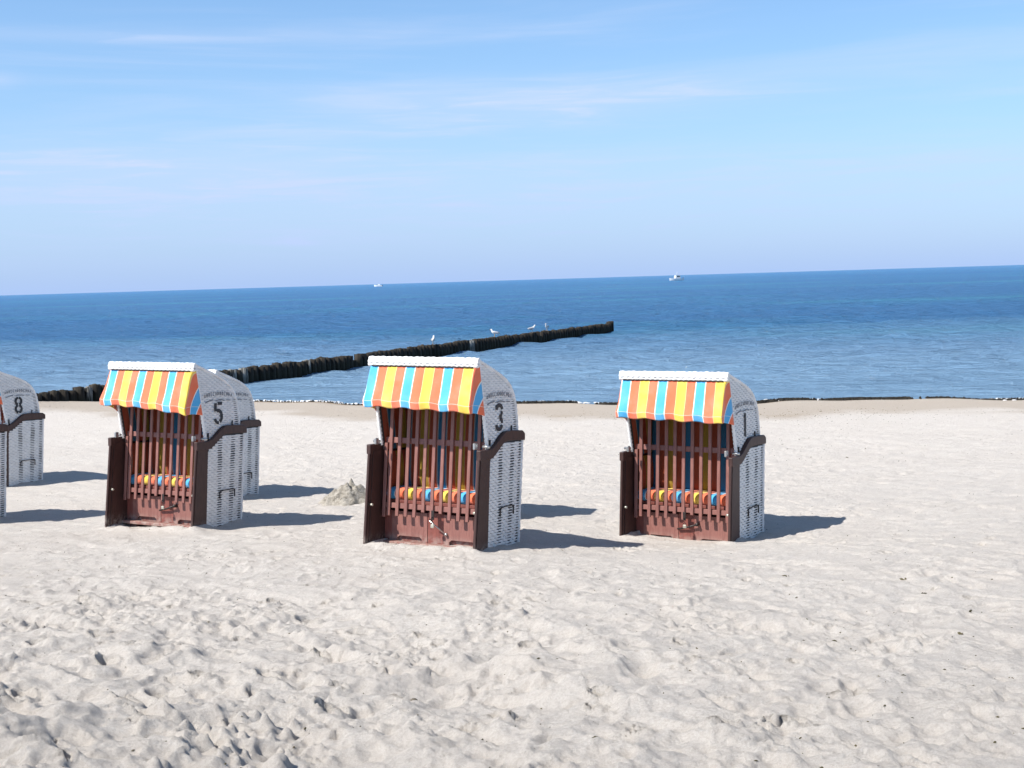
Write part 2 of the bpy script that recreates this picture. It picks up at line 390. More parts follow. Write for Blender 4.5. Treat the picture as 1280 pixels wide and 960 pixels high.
for k in range(5200):
    y = 4.3 + 26 * rng.random() ** 1.25; x = (rng.random() - .5) * 2 * (2.6 + y * .55)
    if y > float(shore_y(x)) - 5: continue
    l = max(0, min(1, (1.5 - x) / 4.5)); f = max(0, min(1, (10.5 - y) / 3.5))
    dep = (.008 + .006 * f + .006 * f * l) * (.4 + rng.random())
    a = .06 + .10 * rng.random()
    add_dent(x, y, a * 1.5, a * .75, rng.random() * math.pi, dep)
# steep footprints in the trampled foreground: photo positions seen from the camera
def pix_ground(px, py, z):
    vx = (px - 640) / F_PX; vy = -(py - 480) / F_PX
    dirv = f_ + cr * vx + cu * vy; t = (z - HC) / dirv.z
    return dirv.x * t, dirv.y * t
for (px, py, w) in [(170, 815, .13), (208, 882, .16), (135, 835, .10), (50, 808, .12), (62, 782, .09), (30, 885, .12), (22, 905, .11), (20, 935, .08), (335, 858, .12), (252, 853, .09), (385, 757, .11), (450, 780, .12), (415, 905, .10), (338, 848, .09), (124, 800, .09), (185, 938, .12), (160, 895, .10), (548, 795, .07), (400, 812, .07), (340, 735, .06), (215, 742, .06), (525, 785, .06), (660, 815, .07), (880, 840, .07), (850, 818, .06), (905, 940, .09), (750, 895, .07), (800, 945, .08), (990, 925, .08), (1045, 885, .06), (1075, 880, .06), (745, 905, .06), (995, 845, .06), (620, 745, .05), (500, 880, .07), (470, 742, .05), (35, 745, .08), (100, 740, .07), (300, 788, .07), (590, 930, .08)]:
    x, y = pix_ground(px, py, .15)
    add_dent(x, y, w * .8, w * .45, -1.0 + rng.random() * .8, .050 + .035 * rng.random(), 1)
for k in range(420):
    y = 4.4 + 7 * rng.random() ** .9; x = (rng.random() - .5) * 2 * (.6 + y * .42)
    if rng.random() > .35 + .65 * max(0, min(1, (2.5 - x) / 4)): continue
    w = .018 + .035 * rng.random() ** 1.5
    add_dent(x, y, w, w * .6, rng.random() * 3, w * .85, 1)
dflat = np.clip(RG * 2.2, 0, 1)
bank = np.zeros_like(X)                  # drifted sand banked against the chairs
for c in CHAIRS:
    q_, w_ = math.cos(c[3]), math.sin(c[3]); dx, dy = X - c[0], Y - c[1]
    a_ = dx * q_ - dy * w_; b_ = dx * w_ + dy * q_
    dd = np.hypot(np.maximum(np.abs(a_) - .57, 0), np.maximum(np.abs(b_ - .36) - .36, 0))
    bank += np.exp(-(dd / .11) ** 1.3) * (dd < .8) * (.030 + .028 * vnoise(X, Y, .22, 90) + .012 * vnoise(X, Y, .07, 91)) * (1 - .8 * (np.abs(a_) < .5) * (b_ > .02) * (b_ < .6))
ZZ = Z + bank + H_ * RG + dent * np.where(near, 1, 0) * dflat
# the rounded lump and hollow seen in the lower left
lx, ly = pix_ground(124, 835, .2)
ZZ += .05 * np.clip(1 - (((X - lx) / .12) ** 2 + ((Y - ly) / .10) ** 2) ** 1.5, 0, 1)
SAND_Z = ZZ
me = bpy.data.meshes.new('sand_beach')
ny, nx = X.shape; co = np.stack([X, Y, ZZ], -1).reshape(-1, 3).astype(np.float32)
me.vertices.add(nx * ny); me.vertices.foreach_set('co', co.ravel())
idx = np.arange(nx * ny).reshape(ny, nx)
q = np.stack([idx[:-1, :-1], idx[:-1, 1:], idx[1:, 1:], idx[1:, :-1]], -1).reshape(-1, 4)
def fill_quads(me, q):
    me.loops.add(q.size); me.loops.foreach_set('vertex_index', q.ravel().astype(np.int32))
    me.polygons.add(len(q)); me.polygons.foreach_set('loop_start', (np.arange(len(q)) * 4).astype(np.int32))
    me.polygons.foreach_set('use_smooth', np.ones(len(q), bool))
    me.update(calc_edges=True)
fill_quads(me, q)
D = shore_y(X) - Y
wet = np.clip(1 - (D - 4.0 - .7 * vnoise(X, Y, 3, 40) - .5 * vnoise(X, Y, .8, 41)) / 1.1, 0, 1) * .55 + np.clip(1 - (D - .5) / .5, 0, 1) * .5 \
    + .16 * np.exp(-((D - 4.6 - .5 * vnoise(X, Y, 2.5, 42)) / .35) ** 2) * (vnoise(X, Y, .5, 43) > -.2)
wa = me.attributes.new('wet', 'FLOAT', 'POINT'); wa.data.foreach_set('value', np.clip(wet, 0, 1).astype(np.float32).ravel())
me.materials.append(SAND)
sand = bpy.data.objects.new('sand_beach', me); col.objects.link(sand); tag(sand, kind='structure')
def gz(x, y):
    i = min(max(int(np.searchsorted(ys, y)), 1), ny - 1); j = min(max(int(np.searchsorted(xs, x)), 1), nx - 1)
    return float(SAND_Z[i - 1:i + 1, j - 1:j + 1].mean())

# ------------------------------------------------------------------ sea
xp = axis_pts(16, .13, 1.022, 24000, 0); xw = np.concatenate([-xp[:0:-1], xp])
yw = [22.0]
while yw[-1] < 24000: yw.append(yw[-1] + (.0029 * yw[-1] if yw[-1] < 700 else .05 * yw[-1]))
yw = np.array(yw); XW, YW = np.meshgrid(xw, yw)
ZW = np.zeros_like(XW); wrng = np.random.default_rng(3)
gx = np.gradient(xw)[None, :]; gy = np.gradient(yw)[:, None]
amp_mod = 1 + .45 * vnoise(XW, YW, 22, 51, 2.5) + .3 * vnoise(XW, YW, 60, 52, 2.5)
shal = np.clip((YW - shore_y(XW)) / 12, .16, 1)
warps = [vnoise(XW, YW, 5 + k, 60 + k, 1.6) for k in range(7)]
for k in range(76):
    L = .42 * (4.6 / .42) ** (wrng.random() ** 1.15); ang = -math.pi / 2 + .2 + wrng.normal() * .5
    kx, ky = math.cos(ang) * 2 * math.pi / L, math.sin(ang) * 2 * math.pi / L
    a = .0068 * L ** .92 * (.6 + .8 * wrng.random()); ph = wrng.random() * 6.28
    fade = np.clip((L / gy - 2.6) / 2.4, 0, 1) * np.clip((L / np.abs(math.cos(ang) + .02) / gx - 3) / 3, 0, 1)
    s_ = np.sin(kx * XW + ky * YW + ph + 1.4 * warps[k % 7])
    ZW += a * (s_ + .3 * (s_ * s_ - .5)) * fade
ZW = WATER_Z + ZW * amp_mod * shal * .62
me = bpy.data.meshes.new('sea'); me.vertices.add(XW.size)
me.vertices.foreach_set('co', np.stack([XW, YW, ZW], -1).astype(np.float32).ravel())
idx = np.arange(XW.size).reshape(XW.shape); fill_quads(me, np.stack([idx[:-1, :-1], idx[:-1, 1:], idx[1:, 1:], idx[1:, :-1]], -1).reshape(-1, 4))
sv = np.clip(1 - (YW - shore_y(XW) + 6 * vnoise(XW, YW, 14, 70, 2)) / 44, 0, 1) ** .8
sa = me.attributes.new('shallow', 'FLOAT', 'POINT'); sa.data.foreach_set('value', sv.astype(np.float32).ravel())
me.materials.append(WATER); sea = bpy.data.objects.new('sea', me); col.objects.link(sea); tag(sea, kind='structure')

# ------------------------------------------------------------------ beach chair
W, DB, DA, HP, HA, HW = 1.135, .718, .776, .853, .948, 1.085
hw, W2 = HW / 2, W / 2
def arm_z(b):                                  # S-shaped top of the lower side
    t = min(max((b - .20) / .30, 0), 1); t = t * t * (3 - 2 * t)
    return HP - .045 + t * .14 - max(0, b - .62) * .06
def ribbons(mb, z0, z1, pitch, span, place, holes=(), hole_w=.030, amp=.005, seg=.0125):
    """horizontal woven strands; span(z)->(s0,s1); place(s,z,out)->point; holes: functions z->s"""
    k = 0; z = z0 + pitch / 2
    while z < z1:
        sp = span(z)
        if sp and sp[1] - sp[0] > .03:
            s0, s1 = sp; n_ = max(2, int((s1 - s0) / seg)); V = []
            for i in range(n_ + 1):
                s = s0 + (s1 - s0) * i / n_
                hh = pitch * .488
                for hf in holes:
                    hs = hf(z)
                    if hs is not None and abs(s - hs) < hole_w: hh = pitch * (.29 + .07 * math.sin(k * 12.9 + hs * 31))
                o = amp * math.sin(math.pi * (s / .0375 + k)) 
                V += [place(s, z - hh, o - .002), place(s, z, o + .003), place(s, z + hh, o - .002)]
            Fc = []
            for i in range(n_):
                for r in range(2): Fc.append((3 * i + r, 3 * i + 3 + r, 3 * i + 4 + r, 3 * i + 1 + r))
            mb.add(V, Fc, smooth=True)
        z += pitch; k += 1
PROF = [(.065, 1.60), (.16, 1.568), (.30, 1.520), (.44, 1.468), (.53, 1.425), (.60, 1.372), (.655, 1.30), (.69, 1.21), (.712, 1.10), (.722, 1.0), (.730, .90)]
def prof_back(z):
    for (b0, h0), (b1, h1) in zip(PROF, PROF[1:]):
        if h1 <= z <= h0: return b0 + (b1 - b0) * (h0 - z) / (h0 - h1)
    return PROF[-1][0] if z < .9 else .065
def prof_front(z): return .065 + (1.60 - z) / .72 * .15
def thick_poly(mb, pts, w, place, t=.0025):
    """flat stroke laid on a surface; place(u,v,out)"""
    V = []
    for i, p in enumerate(pts):
        a = pts[max(i - 1, 0)]; b = pts[min(i + 1, len(pts) - 1)]; dx, dy = b[0] - a[0], b[1] - a[1]; L = math.hypot(dx, dy) or 1
        nx_, ny_ = -dy / L * w / 2, dx / L * w / 2
        for o in (0, t): V += [place(p[0] + nx_, p[1] + ny_, o), place(p[0] - nx_, p[1] - ny_, o)]
    Fc = []
    for i in range(len(pts) - 1):
        a, b = 4 * i, 4 * i + 4
        Fc += [(a + 2, a + 3, b + 3, b + 2), (a, a + 2, b + 2, b), (a + 3, a + 1, b + 1, b + 3), (a + 1, a, b, b + 1)]
    e = 4 * (len(pts) - 1); Fc += [(0, 1, 3, 2), (e, e + 2, e + 3, e + 1)]
    mb.add(V, Fc)
def arc(cx, cy, rx, ry, a0, a1, k=9): return [(cx + rx * math.cos(R(a0 + (a1 - a0) * i / k)), cy + ry * math.sin(R(a0 + (a1 - a0) * i / k))) for i in range(k + 1)]
def digit_mesh(d):
    """stencil digit .13 wide, .21 high, on the right side of the hood"""
    mb = MB(); place = lambda u, v, o: (hw + .0088 + o, .395 + u, 1.115 + v)
    S = {'3': [(arc(0, .06, .046, .042, 175, 8), .034), ([(.046, .048), (.030, .012), (.004, .002)], .03), ([(.022, -.004), (.046, -.034), (.046, -.052)], .032), (arc(0, -.062, .046, .042, -8, -175), .034)],
         '5': [([(.052, .10), (-.012, .10)], .032), ([(-.044, .104), (-.046, .058), (-.046, .022)], .034), (arc(-.004, -.03, .052, .06, 112, -62), .034), (arc(-.006, -.036, .048, .056, -80, -165), .03)],
         '1': [([(.0, .108), (.0, -.108)], .032), ([(.002, .098), (-.022, .070)], .018)],
         '8': [(arc(0, .054, .044, .046, 82, -75, 10), .033), (arc(0, .054, .044, .046, 98, 255, 10), .033), (arc(0, -.052, .046, .05, 75, -82, 10), .033), (arc(0, -.052, .046, .05, 105, 262, 10), .033)]}[d]
    for pts, w in S: thick_poly(mb, pts, w, place)
    return mb
def emblem_mesh():
    """small arched lettering (too worn to read) and a swash above the number"""
    mb = MB(); place = lambda u, v, o: (hw + .0086 + o, .385 + u, 1.262 + v); r = random.Random(4)
    for i in range(13):
        u = -.20 + .033 * i; base = .035 - .55 * u * u; kd = r.randrange(4); h = .036
        if kd == 0: st = [[(0, 0), (0, h)], [(0, h), (.016, h * .5)], [(0, 0), (.016, h * .5)]]
        elif kd == 1: st = [[(0, 0), (.008, h), (.017, 0)]]
        elif kd == 2: st = [[(0, 0), (0, h)], [(.015, 0), (.015, h)], [(0, h * .5), (.015, h * .5)]]
        else: st = [[(0, 0), (0, h), (.015, h)], [(0, 0), (.015, 0)]]
        for s_ in st: thick_poly(mb, [(u + a, base + b) for a, b in s_], .0055, place, .0015)
    thick_poly(mb, [(-.19, -.035), (-.13, -.018), (-.07, -.010)], .010, place, .0015)
    thick_poly(mb, [(-.03, -.020), (.02, -.010), (.06, -.013), (.10, -.020)], .009, place, .0015)
    thick_poly(mb, [(.13, -.016), (.19, -.020)], .008, place, .0015)
    return mb

def make_chair():
    root = empty('beach_chair')
    side_holes = (lambda z: .40 - (.86 - z) * .02, lambda z: .60 - (.9 - z) * .05, lambda z: DB - .028 + (DA - DB) * z / HA)
    def inv_arm(z):                        # first b at which the arm top is above z
        b = .18
        while b < .78 and arm_z(b) < z: b += .005
        return b
    for s in (1, -1):
        # lower side: woven panel over a dark core
        sp = lambda z: (max(.178 + .035 * max(z, 0) / HP, inv_arm(z + .05)), DB + (DA - DB) * z / HA - .004)
        mb = MB(); ribbons(mb, -.12, .90, .0235, sp, lambda b, z, o: (s * (W2 + o), b, z), side_holes)
        pan = mb.build('side_panel', WICK, root)
        core = MB(); poly = [(.182, -.12), (DB - .012, -.12), (DA - .014, arm_z(.76) - .02)] + [(b, arm_z(b) - .02) for b in (.7, .6, .5, .42, .36, .30, .24, .205)]
        core.prism(poly, 'x', s * (W2 - .011), s * (W2 - .030)); core.build('panel_core', BACK, pan)
        # corner edge braid at the back
        ed = MB(); ed.tube([(s * (W2 - .004), DB + (DA - DB) * t - .004, -.12 + (HA - .03 + .12) * t) for t in [i / 40 for i in range(41)]], .013, 6, lambda i, j: 1 + .18 * math.sin(i * 2.2 + j)); ed.build('edge_braid', WICK, pan)
        # broad board closing the front of the side
        bd = MB(); bd.prism([(-.012, -.14), (.180, -.14), (.215, HP - .03), (.068, HP - .03)], 'x', s * (W2 + .006), s * (W2 - .026)); bd.build('side_board', WOOD_SHADE, root)
        lip = MB(); lip.box((s * (W2 - .010), .018, .34), (.024, .018, .96), Matrix.Rotation(-math.atan(.08), 3, 'X'), .004); lip.build('front_batten', WOOD_SHADE, root)
        # inner lining of the seat box
        inn = MB(); inn.prism([(.02, -.12), (DB - .05, -.12), (DA - .05, HP - .02), (.09, HP - .06)], 'x', s * (W2 - .0262), s * (W2 - .034)); inn.build('inner_side_board', WOOD_SHADE, root)
        # S-curved armrest rail
        bs = [.045, .08, .12, .18, .22, .26, .30, .34, .38, .42, .46, .50, .56, .62, .70, .76, .80]
        top = [(b, arm_z(b) + .045) for b in bs]; bot = [(b, arm_z(b) - .040) for b in bs[::-1]]
        top[-1] = (.80, arm_z(.8) + .020)
        ar = MB(); ar.prism(top + bot, 'x', s * (W2 + .014), s * (W2 - .030)); o = ar.build('armrest', WOOD_SHADE, root)
        bv = o.modifiers.new('bevel', 'BEVEL'); bv.width = .007; bv.segments = 2; bv.limit_method = 'ANGLE'
        # carrying handle
        hd = MB(); X0 = s * (W2 + .02)
        hd.tube([(s * (W2 + .004), .385, .335), (X0, .392, .345), (X0, .44, .350), (X0, .55, .350), (X0, .60, .345), (s * (W2 + .004), .607, .335)], .0055, 8)
        for b in (.383, .609): hd.tube([(s * (W2 + .008), b, .338), (s * (W2 + .008), b, .27)], .006, 6)
        hd.build('carrying_handle', IRON, root)
        # hinge knob and clip on the armrest
        kb = MB(); kb.box((s * (W2 - .065), .085, HP + .028), (.022, .05, .055), bev=.006); kb.build('hinge_clip', STEEL, root); kb = MB(); kb.tube([(s * (W2 + .024), .17, HP + .022), (s * (W2 - .04), .17, HP + .022)], .013, 10); kb.build('hinge_bolt', STEEL, root)
        kn = MB(); kn.tube([(s * (W2 - .030), .05, .33), (s * (W2 - .055), .05, .33)], .012, 10); kn.build('bolt', BRASS, root)
        # hood side
        hs = MB(); sph = lambda z: (prof_front(z) + .004, prof_back(z) - .004)
        ribbons(hs, .80, 1.598, .0200, sph, lambda b, z, o: (s * (hw + o * .8), b, z), (lambda z: prof_back(z) - .035 if z < 1.27 else None,), .022, .0075)
        sd_ = hs.build('hood_side', WICK, root)
        cp = MB(); cp.prism([(prof_front(z) + .004, z) for z in (.80, 1.0, 1.2, 1.4, 1.588)] + [(b - .008 if h < 1.55 else b, h - .010) for b, h in PROF[1:]] + [(.715, .80)], 'x', s * (hw - .0085), s * (hw - .016))
        cp.build('panel_core', BACK, sd_)
        ln = MB(); nn = 10
        zs = [.80 + .77 * i / nn for i in range(nn + 1)]
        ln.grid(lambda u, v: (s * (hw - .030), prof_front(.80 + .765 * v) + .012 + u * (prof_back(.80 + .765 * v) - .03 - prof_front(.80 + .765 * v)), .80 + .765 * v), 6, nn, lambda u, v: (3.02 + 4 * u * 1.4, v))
        ln.build('side_lining', STRIPE_SHADE, sd_)
        # pivot pin sticking out of the hood side
        pv = MB(); pv.tube([(s * (hw + .012), .60, .98), (s * (hw + .012), .60, 1.035)], .007, 6); pv.build('locking_pin', IRON, sd_); pv = MB(); pv.tube([(s * (hw + .012), .235, .86), (s * (hw + .012), .235, .93)], .009, 6); pv.build('locking_pin', IRON, sd_)
        sc = MB(); sc.grid(lambda u, v: (s * (W2 - .045 - .05 * math.sin(math.pi * min(max(v, .02), .98)) ** .4), .24 + .38 * u, .42 + .36 * v), 8, 8, lambda u, v: (5.4 - s * 3.2 + u * 4.0, v))
        sc.build('arm_cushion', STRIPE_SHADE, root)
    # hood roof and back, woven across
    pts = [Vector((b, h)) for b, h in PROF]; L = [0]
    for a, b in zip(pts, pts[1:]): L.append(L[-1] + (b - a).length)
    def at(t):
        for i in range(len(pts) - 1):
            if t <= L[i + 1] or i == len(pts) - 2:
                f = (t - L[i]) / (L[i + 1] - L[i]); p = pts[i].lerp(pts[i + 1], f); d_ = (pts[i + 1] - pts[i]).normalized(); return p, Vector((-d_.y, d_.x))
    rf = MB()
    def pl(x, t, o): p, nn_ = at(max(0, t)); return (x, p.x + nn_.x * o, p.y + nn_.y * o)
    ribbons(rf, 0.01, L[-1], .0235, lambda z: (-hw + .002, hw - .002), pl, (), .03, .004, .0125)
    rfo = rf.build('hood_roof', WICK, root)
    cr_ = MB(); cr_.grid(lambda u, v: pl(-hw + .01 + u * (HW - .02), v * L[-1], -.010), 2, 30, None); cr_.build('panel_core', BACK, rfo)
    lr = MB(); lr.grid(lambda u, v: pl(-hw + .03 + u * (HW - .06), v * L[-1], -.022), 24, 30, lambda u, v: (u * 11.4, v)); lr.build('roof_lining', STRIPE_SHADE, rfo)
    for s in (1, -1):
        eb = MB(); eb.tube([(s * (hw - .003), *pl(0, L[-1] * i / 60, -.001)[1:]) for i in range(61)], .014, 6, lambda i, j: 1 + .16 * math.sin(i * 2.4 + j)); eb.build('edge_braid', WICK, rfo)
    # braided front rim of the hood
    rim = MB(); n_ = 90
    for (zz, bb) in ((1.603, .053), (1.577, .041), (1.553, .045)):
        rim.tube([(-hw - .012 + (HW + .024) * i / n_, bb, zz) for i in range(n_ + 1)], .0195, 8, lambda i, j: 1 + .13 * math.sin(i * 1.35 + j * .785 + zz * 90) + .08 * math.sin(i * .61 + zz * 40))
    for s in (1, -1):
        for off in (.004,):
            rim.tube([(s * (hw + .002 - off), prof_front(z) - .006, z) for z in [1.60 - (1.60 - .84) * i / 60 for i in range(61)]], .0155, 7, lambda i, j: 1 + .22 * math.sin(i * 2.1 + j))
    rim.build('hood_rim', RIMW, root)
    # back of the seat box
    bk = MB(); ribbons(bk, -.12, .92, .0235, lambda z: (-W2 + .004, W2 - .004), lambda x, z, o: (x, DB + (DA - DB) * max(z, 0) / HA + o, z), (), .03, .005)
    bko = bk.build('back_panel', WICK, root)
    bc = MB(); bc.prism([(DB - .026, -.12), (DB - .010, -.12), (DA - .012, .93), (DA - .028, .93)], 'x', -W2 + .03, W2 - .03); bc.build('panel_core', BACK, bko)
    br = MB(); br.box((0, DA + .004, .925), (W - .02, .04, .07), bev=.006); br.build('back_rail', WOOD_SHADE, root)
    # backrest cushion (bulging stripes) and seat cushion
    bq = MB()
    def bf(u, v):
        x = (u - .5) * 1.03; z = .42 + v * .98; e = min(u, 1 - u, v, 1 - v) * 12
        tuft = .010 * abs(math.sin(math.pi * u * 11.0)) + .02 * math.sin(math.pi * v) ; yy = .555 + .055 * v - (.045 + tuft) * min(1, e) ** .5
        return (x, min(yy, prof_back(z) - .06) if z > 1.2 else yy, z)
    bq.grid(bf, 66, 20, lambda u, v: (.02 + u * 11.0, v)); bq.build('backrest_cushion', STRIPE_SHADE, root)
    sc = MB()
    def sf(u, v):
        a = v * 2.0; x = (u - .5) * 1.04; pin = .010 * abs(math.sin(math.pi * u * 11.0)) 
        if v < .45:
            t = v / .45; th = math.pi * (t) ; return (x, .315 - (.048 + pin) * math.sin(th), .412 - (.048 + pin * .6) * math.cos(th))
        t = (v - .45) / .55; return (x, .315 + .27 * t, .460 + pin * .6 - .006 * t)
    sc.grid(sf, 88, 16, lambda u, v: (.02 + u * 11.0, v)); sc.build('seat_cushion', STRIPE, root)
    sb = MB(); sb.box((0, .45, .345), (W - .10, .34, .030), bev=.003); sb.build('seat_board', WOODR, root)
    # footrest drawers under the seat
    for s in (1, -1):
        w0, w1 = s * .085, s * .455
        a, b = min(w0, w1), max(w0, w1); m_ = (a + b) / 2
        poly = [(a, -.10), (m_ - .13, -.10), (m_ - .13, .030), (m_ - .105, .048), (m_ + .105, .048), (m_ + .13, .030), (m_ + .13, -.10), (b, -.10), (b, .262), (a, .262)]
        fr = MB(); fr.prism(poly, 'y', .262, .284); dr = fr.build('footrest_drawer', WOOD, root)
        bx = MB(); bx.box((m_, .42, .10), (.34, .26, .25)); bx.build('drawer_box', WOODR, dr)
        sb = MB(); sb.box((s * .497, .274, .09), (.078, .02, .36), bev=.003); sb.build('side_strip', WOODR, root)
    cb = MB(); cb.box((0, .276, .09), (.166, .02, .36), bev=.003); cb.build('centre_board', WOODR, root)
    dk = MB(); dk.box((0, .56, .12), (W - .1, .02, .44)); dk.build('rear_board', WOODR, root)
    th = MB(); th.box((0, .225, -.012), (W - .06, .07, .03), bev=.004); th.build('threshold', WOOD, root)
    # lattice gate: slats and two rails, leaning back
    gt = empty('lattice_gate'); gt.parent = root
    def gy(z): return .195 + (z - .2) * .060
    ga = math.atan(.060)
    rot = Matrix.Rotation(-ga, 3, 'X')
    slx = [-.500, -.450] + [-.36 + .09 * i for i in range(9)] + [.450, .500]
    for i, x in enumerate(slx):
        z0 = .225 if i not in (5, 7) else .275
        if i in (0, 12): z0 = .21
        z1 = 1.18 if i not in (0, 12) else .86
        zc = (z0 + z1) / 2; sl = MB(); sl.box((x, gy(zc), zc), (.033, .016, z1 - z0), rot, .003); sl.build('slat', WOOD, gt)
    for z, h in ((.315, .046), (.885, .050)):
        rl = MB(); rl.box((0, gy(z) + .019, z), (1.05 if z < 1 else .99, .018, h), rot, .003); rl.build('rail', WOOD, gt)
    emblem_mesh().build('emblem', GREYP, root)
    return root
def make_awning(root, seed, droop):
    """striped cloth with side gussets and a stitched valance; each one hangs a little differently"""
    r = random.Random(seed); ph = [r.uniform(0, 6.28) for _ in range(8)]; off = r.uniform(-.15, .15)
    aw = MB(); TOPZ, BOTZ, FB = 1.545, 1.190, -.075 - r.uniform(0, .02)
    def af(u, v):
        x = (u - .5) * (HW - .03 + .03 * v) - droop * .6 * v * (1 - u)
        if v < .82:
            t = v / .82; b = .039 + (FB - .039) * (t ** .85); z = TOPZ - (TOPZ - BOTZ - .055) * (t ** 1.08) - .024 * math.sin(math.pi * t) * (1 + .6 * math.sin(u * 9 + ph[0]))
            z += .007 * math.sin(u * 23 + 6 * t + ph[1]) * math.sin(math.pi * t)
        else:
            t = (v - .82) / .18; b = FB + .012 * t; z = BOTZ + .055 - .055 * t
        z += (-(.026 + droop) * (u ** 2.0) + .007 * math.sin(u * 27 + ph[2])) * v
        b += (.007 * math.sin(u * 19 + 2 * v + ph[3]) + .004 * math.sin(u * 47 + ph[4])) * v
        return (x, b, z)
    aw.grid(af, 80, 30, lambda u, v: (off + u * 11.0 - (.25 + droop * 9) * v * (1 - u), 10 + v))
    for s in (1, -1):
        U = 1 if s > 0 else 0
        def gf(u, v):
            p = Vector(af(U, v)); zz = 1.545 - (1.545 - 1.135 + droop * .6) * v; q_ = Vector((s * (hw + .012), prof_front(zz) - .012, zz))
            r_v = p.lerp(q_, u); r_v.x += -s * .03 * math.sin(math.pi * u) * v; r_v.z += .012 * math.sin(math.pi * u) * v; return r_v
        aw.grid(gf, 8, 30, lambda u, v: (off + (11.0 if s > 0 else 0) + s * (u * 2.9 * v), 10 + v))
    awn = aw.build('awning', STRIPE, root)
    sol = awn.modifiers.new('cloth thickness', 'SOLIDIFY'); sol.thickness = .002
    rd = MB(); rd.tube([(af(i / 20, .82)[0], af(i / 20, .82)[1] + .012, af(i / 20, .82)[2]) for i in range(21)], .007, 6); rd.build('awning_rod', STEEL, root)
    cr2 = MB(); cr2.tube([(-hw + .03 + (HW - .06) * i / 60, .023, 1.541 + .003 * math.sin(i * 2.2 + ph[5])) for i in range(61)], .006, 5); cr2.build('awning_cord', IRON, root)
def make_lock(root, kind):
    hp = MB(); hp.box((.02, .185, .262), (.028, .008, .08), bev=.002); hp.tube([(.02, .182, .245), (.02, .165, .24), (.02, .165, .215), (.02, .182, .21)], .004, 6); hp.build('hasp', IRON, root)
    pk = MB(); pk.box((.030, .168, .170), (.036, .018, .032), bev=.005); pko = pk.build('padlock', BRASS, root)
    shk = MB(); shk.tube([(.030 + .012 * math.cos(R(a)), .168, .186 + .020 * math.sin(R(a))) for a in range(0, 181, 20)], .0035, 6); shk.build('shackle', IRON, pko)
    lb = MB()
    if kind: lb.tube([(-.01, .178, .215), (.115, .248, .095)], .006, 8); lb.tube([(.115, .262, .095), (.115, .240, .095)], .013, 10); lb.build('locking_bar', STEEL, root)
    else: lb.tube([(-.085, .248, .125), (.02, .235, .150), (.125, .225, .185)], .009, 8); lb.tube([(.125, .262, .185), (.125, .218, .185)], .016, 10); lb.build('locking_bar', IRON, root)
proto = make_chair()
group = 'wicker beach chairs standing on the sand'
LB = ['white wicker beach chair marked 3 with striped awning, middle of the front row',
      'white wicker beach chair marked 5 with drooping striped awning, in front of another chair',
      'white wicker beach chair marked 1 with striped awning, rightmost on the beach',
      'white wicker beach chair marked 8 with brown armrest at the left edge of the photo',
      'white wicker beach chair half hidden behind the chair marked 5',
      'white wicker beach chair cut off by the left picture edge, in front of chair 8',
      'white wicker beach chair hidden behind the chair marked 3, seen by its shadow']
roots = []
for i, (x, y, z, rz, lx_, ly_, num) in enumerate(CHAIRS):
    o = proto if i == 0 else copy_tree(proto)
    roots.append(o)
for o, lab, (x, y, z, rz, lx_, ly_, num) in zip(roots, LB, CHAIRS):
    o.location = (x, y, z); o.rotation_euler = (lx_, ly_, -rz)
    tag(o, lab, 'beach chair', group)
    make_awning(o, int(abs(x * 1000)), .045 if num == '5' else .0); make_lock(o, num in ('3', ''))
    if num:
        nb = digit_mesh(num).build('painted_number', PAINT, o); nb['label'] = 'black stencilled number ' + num

# ------------------------------------------------------------------ groyne
gr = empty('wooden_groyne', (-12.6, 29.5, WATER_Z)); tag(gr, 'long dark groyne of wooden posts running out into the sea', 'groyne')
A = Vector((-12.6, 29.5)); B = Vector((5.25, 68.7)); NP = 100
variants = []
for k in range(6):
    mb = MB(); r = random.Random(50 + k); hgt = 1.9; n_ = 7
    tilt = 0.0
    ph = [r.uniform(.80, 1.08) for _ in range(14)]
    mb.tube([(tilt * i, 0, -1.3 + hgt * i / n_) for i in range(n_ + 1)] , [.152, .152, .148, .152, .148, .147, .15, .143], 14, lambda i, j: ph[j] * (1 + .03 * math.sin(i * 3 + j)))
    mb.ball((tilt * n_ + r.uniform(-.05, .05), r.uniform(-.05, .05), -1.3 + hgt - .01), (.08, .08, .02 + .03 * r.random()), 8, 5)
    variants.append(mb)
NP = 150; rr = random.Random(9); meshes = []; far = MB()
hue = [.25 if rr.random() > .96 else 0 for _ in range(NP)]
for k in range(NP):
    t = k / (NP - 1); p = A.lerp(B, t); v = rr.randrange(6)
    tz = .455 + .012 * math.sin(k * .5) + rr.uniform(-.035, .035)
    if k in (116, 60): tz -= .20
    if k >= NP - 2: tz += .12
    rot = rr.uniform(0, 6.28); sc_ = rr.uniform(.92, 1.05)
    loc = Vector((p.x - gr.location.x + rr.uniform(-.01, .01), p.y - gr.location.y, tz - .60))
    if k < 100:
        if k < 6: o = variants[k].build('wooden_post', PILE, gr); meshes.append(o)
        else: o = meshes[v].copy(); col.objects.link(o); o.parent = gr
        o.location = loc; o.rotation_euler = (0, 0, rot); o.scale = (sc_, sc_, 1)
    else:
        Mx = Matrix.Translation(loc) @ Matrix.Rotation(rot, 4, 'Z') @ Matrix.Diagonal((sc_, sc_, 1, 1))
        far.add([Mx @ Vector(q) for q in variants[v].v], variants[v].f, smooth=True)
tag(far.build('wooden_post', PILE, gr), kind='stuff')
GDIR = (B - A).normalized()

